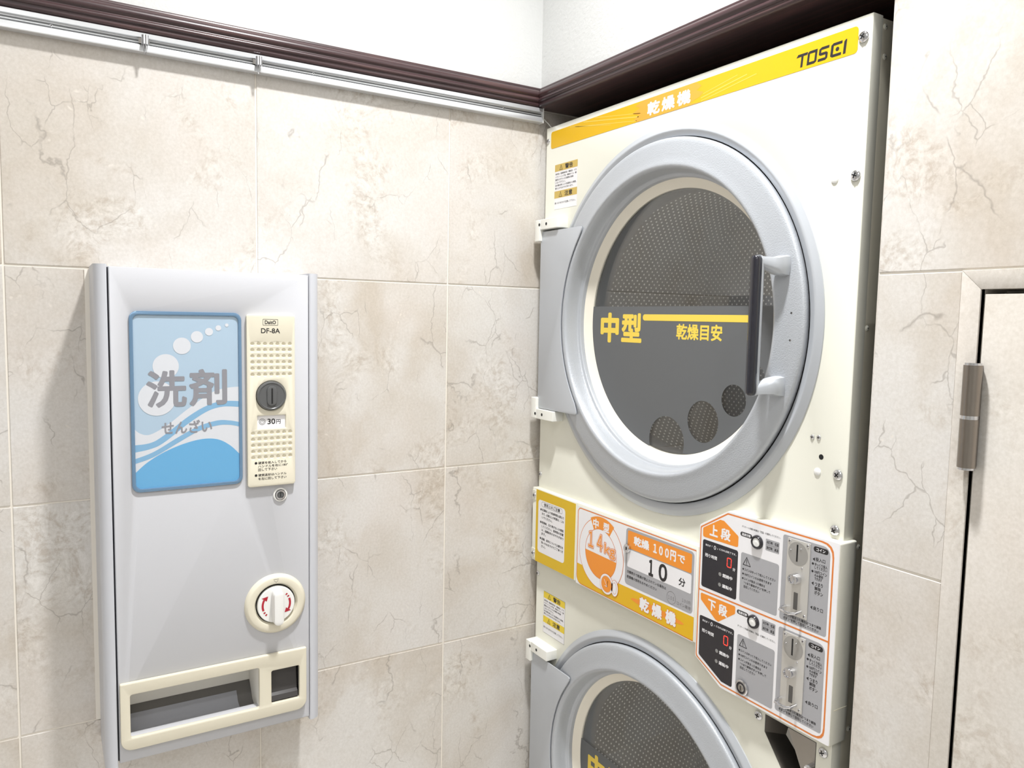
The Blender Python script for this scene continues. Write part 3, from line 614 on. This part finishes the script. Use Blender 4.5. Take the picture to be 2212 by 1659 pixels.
# doors
def make_door(cz, first):
    c = (DC[0], cz)
    b = MB(PD); b.lathe(*c, [(.3567, 0), (.3562, .0018), (.3480, .0058), (.3455, .0072), (.3435, .0072), (.3415, .0060), (.3350, .0048), (.3340, .0040), (.3335, .0005)], 'silvers', 128); b.obj('door_surround', DR)
    MB(PD).lathe(*c, [(.3350, .0006), (.292, .0006)], 'dark', 96).obj('door_seal', DR)
    b = MB(PD); b.lathe(*c, [(.3300, .0015), (.3317, .0030), (.3317, .0100), (.3306, .0128), (.3275, .0146), (.3220, .0156), (.3000, .0180), (.2880, .0196), (.2845, .0206), (.2810, .0204), (.2785, .0185), (.2765, .0140), (.2745, .0040), (.2725, -.0085), (.2715, -.0105), (.2690, -.0122), (.2668, -.0130), (.2658, -.0150), (.2650, -.0240), (.2655, -.0300), (.3000, -.0300), (.3280, .0010)], 'silver', 144, close=True)
    D_ = b.obj('door', DR, angle=60)
    b = MB(PD); b.lathe(*c, [(.2652, -.0222), (.2640, -.0235), (.2600, -.0258), (.2540, -.0295), (.2500, -.0318), (.2482, -.0325), (.2478, -.0335), (.2478, -.0370), (.2650, -.0370)], 'gasket', 128); b.obj('window_gasket', D_)
    b = MB(PD); b.plate([circ(*c, .2485, 96)], -.0366, -.0336, 'glass'); b.obj('window_pane', D_)
    # printed grey film on the lower half of the glass
    zc = cz-DC[1]; gd = -.0331
    top = 1.5500+zc; rad = .2476
    hole = [(.4080, 1.2930+zc, .0480), (.5012, 1.3420+zc, .0380), (.5720, 1.3876+zc, .0277), (.6165, 1.4310+zc, .0205)]
    a0 = math.asin((top-cz)/rad)
    arc = [(c[0]+rad*math.cos(t), cz+rad*math.sin(t)) for t in [math.pi-a0+(math.pi+2*a0)*i/90 for i in range(91)]]
    def inside(q, m=.0006): return (q[0]-c[0])**2+(q[1]-cz)**2 < (rad-m)**2
    # first cut-out runs past the rim: bite it out of the arc
    hu, hv, hr = hole[0]
    arc2 = [q for q in arc if (q[0]-hu)**2+(q[1]-hv)**2 > hr*hr]
    i0 = next(i for i in range(len(arc)) if (arc[i][0]-hu)**2+(arc[i][1]-hv)**2 <= hr*hr) if len(arc2) < len(arc) else None
    loops = []
    if i0 is not None:
        hc = [q for q in circ(hu, hv, hr, 60, a0=-math.pi/2) if inside(q)]
        hc.sort(key=lambda q: -math.atan2(q[1]-hv, q[0]-hu) if False else 0)
        # walk the part of the circle inside the glass from left to right over its top
        hc = sorted(hc, key=lambda q: (math.pi*1.5-math.atan2(q[1]-hv, q[0]-hu)) % (2*math.pi))
        loops.append(arc[:i0]+hc+arc[i0+(len(arc)-len(arc2)):])
    else: loops.append(arc)
    loops += [circ(*h_[:2], h_[2], 40) for h_ in hole[1:]]
    f = MB(PD); f.plate(loops, gd-.0004, gd, 'film')
    f.obj('window_film', D_, label='grey frosted film over the lower glass')
    p = MB(PD); d = gd+.0002
    def Z(v): return v+zc
    p.text('中', .1950, Z(1.4750), .2560, Z(1.5375), d, 'filmyellow', .055, 4); p.text('型', .2640, Z(1.4775), .3270, Z(1.5365), d, 'filmyellow', .045, 4)
    p.fill(rrect(.3290, Z(1.5222), .6250, Z(1.5345), (.006, .0005, .0005, .006)), d, 'filmyellow')
    p.text('乾燥目安', .4250, Z(1.4880), .5398, Z(1.5175), d, 'filmyellow', .035, 4)
    p.obj('window_lettering', D_, merge=False)
    # handle: two cast feet, a bar and the black grip
    hz0, hz1 = Z(1.4105), Z(1.6235)
    m = MB(PD)
    for s, zz in ((1, hz1), (-1, hz0)):
        # foot sweeps from the ring to the grip
        pr = [(.7170, .0150, .0150, .0030), (.7165, .0240, .0150, .0060), (.7140, .0330, .0148, .0090), (.7070, .0420, .0125, .0075), (.6970, .0490, .0100, .0055), (.6890, .0520, .0090, .0050)]
        V = []; F = []; n = 12
        path = [(.7060, .0150, .0160, .0125), (.7055, .0260, .0150, .0125), (.7030, .0360, .0125, .0110), (.6970, .0440, .0095, .0090), (.6900, .0500, .0075, .0070), (.6880, .0530, .0070, .0060)]
        for i, (u, dd, hv, hu_) in enumerate(path):
            zc2 = zz-s*.0150
            if i >= 3: zc2 = zz-s*(.0150-.003*(i-2))
            for k in range(n):
                a = 2*math.pi*(k+.5)/n; cu = max(-1, min(1, 1.25*math.cos(a))); sv = max(-1, min(1, 1.25*math.sin(a)))
                V.append((u+hu_*cu, zc2+hv*sv, dd))
        for i in range(len(path)-1):
            for k in range(n): F.append((i*n+k, i*n+(k+1) % n, (i+1)*n+(k+1) % n, (i+1)*n+k))
        F.append(tuple(range(n))); F.append(tuple((len(path)-1)*n+k for k in range(n))); m.add(V, F, 'silvers')
    m.plate([rrect(.6820, hz0+.001, .6960, hz1-.001, .006)], .0470, .0545, 'silvers', .002)
    m.obj('handle_bracket', D_, angle=50)
    g = MB(PD); g.plate([rrect(.6815, hz0-.0005, .6965, hz1+.0005, .0075, 8)], .0500, .0655, 'handle', .0050); g.obj('handle_grip', D_, angle=60)
    for u, v in ((.7235, 1.5375), (.7235, 1.4965)): screw('screw', PD, u, Z(v), .0150, .0036, D_)
    # flat hinge cover, cut to the curve of the ring
    ra = .2890; zt_, zb2 = Z(1.7145), Z(1.3200)
    arc = [(c[0]-ra*math.cos(t), cz+ra*math.sin(t)) for t in [R(41.0-82.0*i/40) for i in range(41)]]
    arc = [q for q in arc if zb2+.004 < q[1] < zt_-.004]
    lp = [(.0420, zb2), (.0405, zt_)]+roundpoly([(.0405, zt_), (.1975, zt_), arc[2]], .007)[5:10]+arc[2:-2]+roundpoly([arc[-3], (.1945, zb2), (.0420, zb2)], .007)[5:10]
    m = MB(PD); m.plate([lp], .0205, .0232, 'silvers', .0007); m.box(.0408, zb2+.001, .0005, .0540, zt_-.001, .0215, 'silvers'); m.obj('hinge_cover', D_)
    for s in (1, -1):
        za = Z(1.5187+s*.2000); zb3 = Z(1.5187+s*.2225)
        m = MB(PD); m.plate([rrect(.0300, min(za, zb3), .1120, max(za, zb3), .0015)], 0, .0290, 'hinge', .0012)
        m.plate([rrect(.0260, min(za-s*.0250, zb3-s*.0007), .0460, max(za-s*.0250, zb3-s*.0007), .0015)], -.004, .0300, 'hinge', .0012)
        for u in (.0440, .0700): m.fill(circ(u, (za+zb3)/2, .0034, 16), .0303 if u < .046 else .0293, 'dark')
        m.obj('hinge_block', DR)
    # drum
    b = MB(PD); b.lathe(*c, [(.2650, -.0372), (.2440, -.0372), (.2440, -.0700), (.3550, -.0740), (.3600, -.0780)], 'drumdark', 96); b.obj('drum_mouth', DR)
    pl_ = bpy.data.lights.new('added_drum_fill', 'POINT'); pl_.energy = 1.8; pl_.shadow_soft_size = .03; pl_.color = (1, .97, .93)  # fill light added to brighten the drum interior, not a fitted lamp
    place('added_drum_fill', pl_, PD(c[0]+.12, cz+.24, -.13), DR)
    me, cc = MB(PD).lathe(*c, [(.3600, -.0780), (.3600, -.4600)], 'drumside', 96).mesh('drum'); dr = place('drum', me, cc, DR)
    me, cc = MB(PD).lathe(*c, [(.3600, -.4600), (1e-4, -.4300)], 'drumback', 96).mesh('drum_back'); place('drum_back', me, cc, dr)
make_door(DC[1], True); make_door(LZ, False)

# fixings on the front sheet
for u, v in ((.8085, 1.9180), (.8080, 1.7301), (.0275, 1.9180), (.0262, 1.1624), (.8066, 1.3043), (.8067, 1.2224), (.6859, .8853), (.8083, .8842), (.0262, .9262)):
    screw('screw', PD, u, v, 0, .0078 if u > .1 else .0055, DR)
for u, v in ((.7596, 1.3532), (.7709, 1.3541)): screw('screw', PD, u, v, 0, .0036, DR)
for u, v in ((.7744, 1.7292), (.7717, 1.3027)): MB(PD).lathe(u, v, [(.0058, 0), (.0056, .0010), (.0045, .0017), (1e-4, .0019)], 'capwhite', 24).obj('hole_cap', DR)
MB(PD).lathe(.7767, 1.3258, [(.0040, .0002), (1e-4, .0003)], 'dark', 24).obj('hole_plug', DR)
SD = FL(X1-.0008)
for y, z in ((.0325, 1.9335), (.0345, 1.8935), (.0305, 1.5171), (.0400, 1.1967), (.0425, .9177), (.0425, .52)):
    m = MB(SD); m.lathe(y, z, [(.0042, 0), (.0040, .0009), (.0026, .0018), (.0010, .0020)], 'enamel', 20); m.fill(circ(y, z, .0011, 10), .0019, 'dark'); m.obj('rivet', DR)

# ---- control strip
H = .0155
b = MB(PD); b.plate([rrect(X0, .9612, .1945, 1.1322, .0010)], 0, H, 'enamel', .0012); cl = b.obj('notice_box', DR)
b = MB(PD); b.plate([rrect(.1955, .9590, .5535, 1.1322, .0010)], 0, H-.0003, 'enamel', .0012); cm = b.obj('price_box', DR)
hp = [(.5530, 1.1722), (.6163, 1.2096), (.8280, 1.2100), (.8280, .9065), (.6147, .9045), (.5540, .9375)]
b = MB(PD); b.plate([roundpoly(hp, [.004, .006, .003, .003, .006, .004])], -.0222, H, 'enamel', .0014); cr = b.obj('control_box', DR)
MB(PD).box(.8210, .9600, -.0200, .8285, .9612, .0100, 'enamel_lift').obj('seam', cr)
d = H+.0003
# notice
p = MB(PD)
p.fill([(.0355, .9615), (.1895, .9625), (.1905, 1.1288), (.0355, 1.1300)], d, 'olive'); p.fill(rrect(.0450, .9865, .1520, 1.1085, .008), d+L, 'white')
p.ring(rrect(.0585, 1.0945, .1415, 1.1060, .0055), rrect(.0590, 1.0950, .1410, 1.1055, .0052), d+2*L, 'ink'); p.text('使用上のご注意', .0680, 1.0962, .1320, 1.1042, d+2*L, 'ink', .035)
for i, (t, bl, fr_) in enumerate((('洗濯物により乾燥時間は異なり', 1, 1), ('ます。必要以上の乾燥は、しな', 0, 1), ('いでください。', 0, .48), ('乾燥後、忘れ物がないか確認', 1, 1), ('してください。長時間の放置', 0, 1), ('は、盗難紛失のおそれがあり', 0, 1), ('ます。', 0, .2), ('盗難、紛失については責任を', 1, 1), ('負いかねますのでご了承くだ', 0, 1), ('さい。', 0, .2))):
    v = 1.0870-.0087*i-(.0030 if i > 2 else 0)-(.0030 if i > 6 else 0)
    p.text(t, .0605, v-.0030, .0605+.0868*fr_, v+.0030, d+2*L, 'ink', .030)
    if bl: p.fill(circ(.0565, v, .0026, 14), d+2*L, 'ink')
p.obj('printed_face', cl, merge=False, label='mustard sticker with a white notice')
b = MB(PD)
for v in (1.1148, .9779):
    MB(PD).plate([rrect(X0-.0003, v-.0120, .0350, v+.0120, .002)], H, H+.0012, 'enamel', .0004).obj('tab', cl); screw('screw', PD, .0288, v, H+.0010, .0056, cl)
# price panel
p = MB(PD); d = H
p.fill(rrect(.1970, .9587, .5480, 1.1262, .001), d, 'white')
OUT = [(.1990, .9640), (.1990, 1.1235), (.5475, 1.1235), (.5475, .9600), (.2050, .9600)]
p.fill(rrect(.1985, .9600, .5478, 1.1245, (.018, .001, .001, .010)), d+L, 'orange2')
p.fill(rrect(.2008, .9618, .5478, 1.1222, (.016, .001, .001, .008)), d+2*L, 'white')
p.fill(roundpoly([(.2008, .9618), (.5478, .9618), (.5478, 1.0040), (.3500, 1.0010), (.2008, 1.0035)], [.016, .001, .001, .001, .001]), d+3*L, 'yellow')
cu, cv = .2800, 1.0435
p.fill(circ(cu, cv, .0735, 72), d+4*L, 'orange2'); p.fill(circ(cu, cv, .0722, 72), d+5*L, 'white')
p.ring(circ(cu, cv, .0520, 60), circ(cu, cv, .0508, 60), d+6*L, 'orange2')
p.fill([(cu+.0508*math.cos(R(a)), cv+.0508*math.sin(R(a))) for a in range(182, 359, 6)], d+6*L, 'orange')
p.fill([arcband(cu, cv, .0520, .0770, 58, 118)], d+6*L, 'orange')
p.text('中', .2525, 1.0930, .2715, 1.1135, d+7*L, 'white', .05); p.text('型', .2865, 1.0930, .3065, 1.1125, d+7*L, 'white', .05)
p.text('１４', .2370, 1.0480, .2880, 1.0860, d+8*L, 'orange2', .075, 4); p.text('１４', .2385, 1.0495, .2865, 1.0845, d+9*L, 'white', .045, 4); p.text('１４', .2395, 1.0505, .2855, 1.0835, d+10*L, 'orange', .015, 4)
p.text('kg', .2905, 1.0410, .3295, 1.0730, d+8*L, 'orange2', .075, 4); p.text('kg', .2920, 1.0425, .3280, 1.0715, d+9*L, 'white', .045, 4); p.text('kg', .2930, 1.0435, .3270, 1.0705, d+10*L, 'orange', .015, 4)
# drum wheel and small oval of the emblem
p.fill(circ(.3030, .9880, .0215, 40), d+11*L, 'orange2'); p.fill(circ(.3030, .9880, .0207, 40), d+12*L, 'white'); p.ring(circ(.3030, .9880, .0168, 40), circ(.3030, .9880, .0161, 40), d+13*L, 'orange2'); p.fill(circ(.3030, .9880, .0158, 40), d+13*L, 'orange')
p.line([(.2960, .9960), (.3060, .9830), (.3070, .9950), (.3060, .9830), (.2985, .9840)], .0011, d+14*L, 'white')
p.fill(circ(.3290, .9870, .0115, 40, rv=.0170), d+11*L, 'orange2'); p.fill(circ(.3290, .9870, .0107, 40, rv=.0162), d+12*L, 'white'); p.ring(circ(.3290, .9870, .0068, 40, rv=.0118), circ(.3290, .9870, .0061, 40, rv=.0111), d+13*L, 'orange2')
# price block
p.fill(rrect(.3585, 1.0075, .5438, 1.1195, .008), d+4*L, 'sgrey'); p.fill(rrect(.3640, 1.0800, .5385, 1.1150, .003), d+5*L, 'orange')
p.text('乾燥', .3820, 1.0900, .4265, 1.1085, d+6*L, 'white', .055); p.text('１００円', .4375, 1.0890, .4985, 1.1090, d+6*L, 'white', .05); p.text('で', .5025, 1.0915, .5215, 1.1060, d+6*L, 'white', .05)
p.fill(rrect(.3645, 1.0430, .5390, 1.0780, .003), d+5*L, 'white')
p.text('１', .4270, 1.0435, .4400, 1.0755, d+6*L, 'ink', .05, 4); p.text('０', .4545, 1.0435, .4775, 1.0765, d+6*L, 'ink', .05, 4); p.text('分', .5075, 1.0500, .5245, 1.0650, d+6*L, 'ink', .03)
p.text('衣類表示で乾燥が禁止されている場合は', .3650, 1.0305, .4755, 1.0365, d+5*L, 'ink', .02); p.text('乾燥機の使用をおやめください', .3650, 1.0205, .4511, 1.0265, d+5*L, 'ink', .02)
p.ring(circ(.4900, 1.0205, .0118), circ(.4900, 1.0205, .0111), d+5*L, 'grey3'); p.text('１００', .4825, 1.0165, .4975, 1.0235, d+5*L, 'grey3', .01)
p.text('１００円', .5180, 1.0225, .5385, 1.0290, d+5*L, 'grey3', .01); p.text('コイン専用', .5045, 1.0130, .5390, 1.0195, d+5*L, 'grey3', .01)
p.fill([(.3784+.1455*(.5-.5*math.cos(R(a))) if a <= 180 else .3784+.1455*(.5-.5*math.cos(R(a))), .9828+.0065*math.sin(R(a))) for a in range(0, 360, 12)], d+4*L, 'orange')
for t, u in (('乾', .4040), ('燥', .4395), ('機', .4765)):
    p.text(t, u-.001, .9685, u+.0290, .9970, d+5*L, 'orange2', .09); p.text(t, u, .9695, u+.0280, .9960, d+6*L, 'white', .055)
p.obj('printed_face', cm, merge=False, label='orange and yellow 14kg price sticker')
b = MB(PD); b.lathe(.3655, 1.0795, [(.0085, H), (.0085, H+.0050), (.0075, H+.0060), (.0055, H+.0058), (1e-4, H+.0052)], 'chrome', 28); b.box(.3648, 1.0765, H+.0050, .3662, 1.0825, H+.0063, 'dark'); b.obj('cam_lock', cm)

# control panel print: an upper and a lower unit
p = MB(PD); d = H+.0002
op = [(.5555, 1.1695), (.6156, 1.2062), (.8190, 1.2066), (.8190, .9095), (.6163, .9098), (.5560, .9387)]
def inset(pts, k):
    n = len(pts); o = []
    for i in range(n):
        q = Vector(pts[i]); a = (q-Vector(pts[i-1])).normalized(); bb = (Vector(pts[(i+1) % n])-q).normalized()
        na = Vector((a.y, -a.x)); nb = Vector((bb.y, -bb.x)); t = k/(1+na.dot(nb)); o.append(tuple(q+(na+nb)*t))
    return o
rd = [.004, .006, .020, .018, .006, .006]
p.fill([roundpoly(inset(hp, .0008), .003)], d-L, 'white')
p.fill([roundpoly(op, rd)], d, 'orange2'); p.fill([roundpoly(inset(op, .0026), rd)], d+L, 'white')
p.fill([(.5570, 1.0580), (.8185, 1.0600), (.8185, 1.0626), (.5570, 1.0606)], d+2*L, 'orange2')
def unit(dz, low):
    def Z(v): return v+dz
    e = d+2*L
    if not low:
        p.fill([roundpoly([(.5620, 1.1530), (.5615, 1.1685), (.6000, 1.1912), (.6085, 1.1912), (.6408, 1.1730), (.6408, 1.1545)], .004)], e, 'orange')
        p.text('上', .5770, 1.1590, .5960, 1.1790, e+L, 'white', .05); p.text('段', .6020, 1.1590, .6240, 1.1790, e+L, 'white', .05)
        p.fill([rrect(.5625, 1.0660, .6415, 1.1490, .004)], e, 'disp')
    else:
        p.fill([roundpoly([(.5620, 1.0540), (.6408, 1.0550), (.6408, 1.0425), (.6050, 1.0165), (.5980, 1.0180), (.5630, 1.0420)], .003)], e, 'orange')
        p.text('下', .5800, 1.0300, .5980, 1.0490, e+L, 'white', .05); p.text('段', .6040, 1.0290, .6240, 1.0490, e+L, 'white', .05)
        p.fill([roundpoly([(.5620, 1.0145), (.6405, 1.0152), (.6405, .9160), (.6170, .9165), (.5630, .9440)], .004)], e, 'disp')
    Y = -.1335 if low else 0
    def V(v): return v+Y
    e += L
    p.text('表示が「', .5688, V(1.1388), .5850, V(1.1425), e, 'white', .02); p.text('0', .5880, V(1.1370), .5930, V(1.1440), e, 'white', 0); p.text('」になれば終了です。', .5955, V(1.1390), .6378, V(1.1428), e, 'white', .02)
    p.text('残り時間', .5688, V(1.1200), .5962, V(1.1265), e, 'white', .03)
    u0, u1, v0, v1 = .6190, .6278, V(1.1162), V(1.1312); sl = .0004; w_ = .0015
    for a, bb in (((u0, v0), (u1, v0)), ((u0, v1), (u1, v1))): p.line([(a[0]+w_, a[1]), (bb[0]-w_, bb[1])], w_, e, 'led')
    vm = (v0+v1)/2
    for uu_ in (u0, u1):
        p.line([(uu_, v0+.0012), (uu_, vm-.0010)], w_*.9, e, 'led'); p.line([(uu_, vm+.0010), (uu_, v1-.0012)], w_*.9, e, 'led')
    p.text('分', .6313, V(1.1125), .6370, V(1.1180), e, 'white', .03)
    p.fill(circ(.6044, V(1.0988), .0033, 20), e, 'lamp'); p.fill(circ(.6044, V(1.0808), .0033, 20), e, 'lamp')
    p.text('燃焼中', .6100, V(1.0955), .6318, V(1.1020), e, 'white', .045); p.text('運転中', .6100, V(1.0775), .6318, V(1.0840), e, 'white', .045)
    e -= L
    tz = 1.1918 if not low else 1.0255
    p.text('デリケート衣類の乾燥は「低温」を選択してください。', .6470, tz-.0017, .7240, tz+.0017, e, 'ink', .01)
    P_ = 0 if not low else -.1305
    p.fill(rrect(.6445, 1.1757+P_, .6685, 1.1828+P_, .0034), e, 'ink'); p.text('温度切替', .6475, 1.1770+P_, .6658, 1.1815+P_, e+L, 'white', .035)
    p.fill(rrect(.6962, 1.1655+P_, .7228, 1.1840+P_, .0015), e, 'sgrey'); p.line([(.6975, 1.1748+P_), (.7215, 1.1748+P_)], .0004, e+L, 'grey3')
    p.text('点灯時：低温', .6980, 1.1767+P_, .7212, 1.1817+P_, e+L, 'ink', .02); p.text('消灯時：高温', .6980, 1.1678+P_, .7212, 1.1728+P_, e+L, 'ink', .02)
    p.fill([rrect(.6478, 1.0672 if not low else .9165, .7240, 1.1495 if not low else 1.0120, .004)], e, 'sgrey')
    W = 0 if not low else -.1362
    p.line([(.6530, 1.1300+W), (.6680, 1.1300+W), (.6600, 1.1432+W)], .0011, e+L, 'ink', True); p.line([(.6602, 1.1345+W), (.6602, 1.1395+W)], .0013, e+L, 'ink'); p.fill(circ(.6602, 1.1323+W, .0008, 10), e+L, 'ink')
    for t, u0, u1, v, bl in (('コインはゆっくり投入してください', .6560, .7188, 1.1226, 1), ('100円コインのみ使用できます', .6560, .7114, 1.1148, 1), ('コインが詰まった場合は', .6560, .6990, 1.1072, 1), ('“つまり解除ボタン”を押して', .6560, .7096, 1.1008, 0), ('回収してください', .6562, .6880, 1.0944, 0)):
        p.text(t, u0, v-.0022+W, u1, v+.0022+W, e+L, 'ink', .02)
        if bl: p.fill(circ(.6536, v+W, .0016, 12), e+L, 'ink')
    K = 0 if not low else -.1462
    cb0, cb1 = (1.0662, 1.1995) if not low else (.9195, 1.0540)
    p.fill([rrect(.7290, cb0, .8128, cb1, (.004, .004, .012, .004))], e, 'sgrey')
    p.fill(rrect(.7842, 1.1878+K, .8094, 1.1958+K, .0038), e+L, 'ink'); p.text('コイン', .7890, 1.1893+K, .8045, 1.1942+K, e+2*L, 'white', .04)
    for t, u0, u1, v, hgt in (('投入口', .7885, .8050, 1.1770, .0060), ('ゆっくり投入', .7875, .8090, 1.1692, .0048), ('してください', .7875, .8090, 1.1643, .0045), ('100円コイン', .7875, .8090, 1.1578, .0048), ('のみ使用', .7880, .8024, 1.1527, .0045), ('できます', .7882, .8010, 1.1477, .0045), ('つまり', .7892, .8030, 1.1400, .0058), ('解除', .7892, .8000, 1.1335, .0058), ('ボタン', .7892, .8040, 1.1270, .0058), ('戻り口', .7885, .8055, 1.1032, .0060), ('コインが詰まった場合は“つまり解除', .7362, .8040, 1.0766, .0046), ('ボタン”を押して回収してください', .7362, .8000, 1.0706, .0046)):
        p.text(t, u0, v-hgt/2+K, u1, v+hgt/2+K, e+L, 'ink', .025)
    for v in (1.1760, 1.1396, 1.1028): p.fill([(.7835, v+K), (.7872, v+.0028+K), (.7872, v-.0028+K)], e+L, 'ink')
    for v in (1.1690, 1.1575): p.fill(circ(.7842, v+K, .0018, 12), e+L, 'ink')
    # hardware standing on the print
    m = MB(PD); m.lathe(.6800, 1.1738+P_, [(.0113, d), (.0110, d+.0030), (.0095, d+.0050), (.0078, d+.0048), (.0074, d+.0022)], 'disp', 40); m.lathe(.6800, 1.1738+P_, [(.0076, d+.0022), (.0070, d+.0036), (1e-4, d+.0042)], 'capwhite', 40); m.obj('temperature_button', cr)
    m = MB(PD)
    pl = rrect(.7388, 1.0805+K, .7798, 1.1972+K, .001)
    m.plate([pl], d, d+.0022, 'coin', .0005); m.fill(circ(.7588, 1.1765+K, .0178, 40), d+.0024, 'smudge')
    m.box(.7562, 1.1645+K, d+.0022, .7588, 1.1905+K, d+.0027, 'dark')
    m.box(.7553, 1.0905+K, d+.0022, .7620, 1.1165+K, d+.0028, 'traydark')
    for u, v in ((.7455, 1.1794), (.7638, 1.1848), (.7671, 1.1565)): m.lathe(u, v+K, [(.0016, d+.0022), (.0012, d+.0032), (1e-4, d+.0034)], 'chrome', 10)
    cpn = m.obj('coin_slot_plate', cr, label='steel coin slot plate')
    for u, v in ((.7432, 1.1930), (.7757, 1.1930), (.7752, 1.0850)): screw('screw', PD, u, v+K, d+.0020, .0026, cr)
    m = MB(PD); bu, bv = .7590, 1.1390+K
    m.lathe(bu, bv, [(.0082, d+.002), (.0082, d+.013), (.0074, d+.0145), (.0060, d+.0145), (.0050, d+.0120), (1e-4, d+.0115)], 'chrome', 32); m.obj('release_button', cr)
    m = MB(PD); z_ = 1.0925+K
    m.tube([(.7410, z_-.002, d+.002), (.7405, z_-.003, d+.012), (.7440, z_-.0036, d+.0185), (.7520, z_-.0038, d+.0200), (.7620, z_-.0036, d+.0200), (.7680, z_-.003, d+.0150), (.7690, z_-.002, d+.002)], .0022, 'chrome', 10); m.obj('coin_return_guard', cr)
unit(0, False); unit(0, True)
p.obj('printed_face', cr, merge=False, label='white control sticker with orange outline')
m = MB(PD); m.lathe(.6632, .9262, [(.0128, d), (.0128, d+.0028), (.0112, d+.0040), (.0095, d+.0040)], 'chrome', 36); m.lathe(.6632, .9262, [(.0094, d+.0030), (.0078, d+.0042), (.0062, d+.0040)], 'disp', 36); m.lathe(.6632, .9262, [(.0064, d+.0038), (.0050, d+.0050), (1e-4, d+.0050)], 'steel', 32); m.box(.6626, .9222, d+.0049, .6638, .9302, d+.0053, 'dark'); m.obj('key_lock', cr)
# coin return chute of polished steel
m = MB(PD)
c4 = [(.7000, .8925), (.7946, .8925), (.7946, .7780), (.7700, .7780), (.7000, .8646)]
m.add([(u, v, 0.0003) for u, v in c4]+[(.7130, .8800, -.045), (.7800, .8800, -.060), (.7800, .7900, -.060), (.7720, .7900, -.045), (.7130, .8560, -.035)], [(0, 1, 6, 5), (1, 2, 7, 6), (2, 3, 8, 7), (3, 4, 9, 8), (4, 0, 5, 9), (5, 6, 7, 8, 9)], 'steel')
m.obj('coin_chute', DR)
m = MB(PD); m.plate([[(.7300, .8905), (.7935, .8905), (.7935, .7800), (.7850, .7800)]], -.0150, -.0130, 'steel', .0004); m.obj('chute_flap', DR)
m = MB(PD); m.lathe(.7835, .8420, [(.0085, -.013), (.0085, -.001), (.0070, 0), (.0050, -.002), (1e-4, -.002)], 'chrome', 28); m.obj('chute_lock', DR)
p = MB(PD); p.line([(.6995, .8930), (.7951, .8930), (.7951, .7780)], .0007, .0004, 'dark'); p.line([(.6995, .8930), (.6995, .8646), (.7700, .7775)], .0007, .0004, 'dark'); p.obj('chute_rim', DR, merge=False)
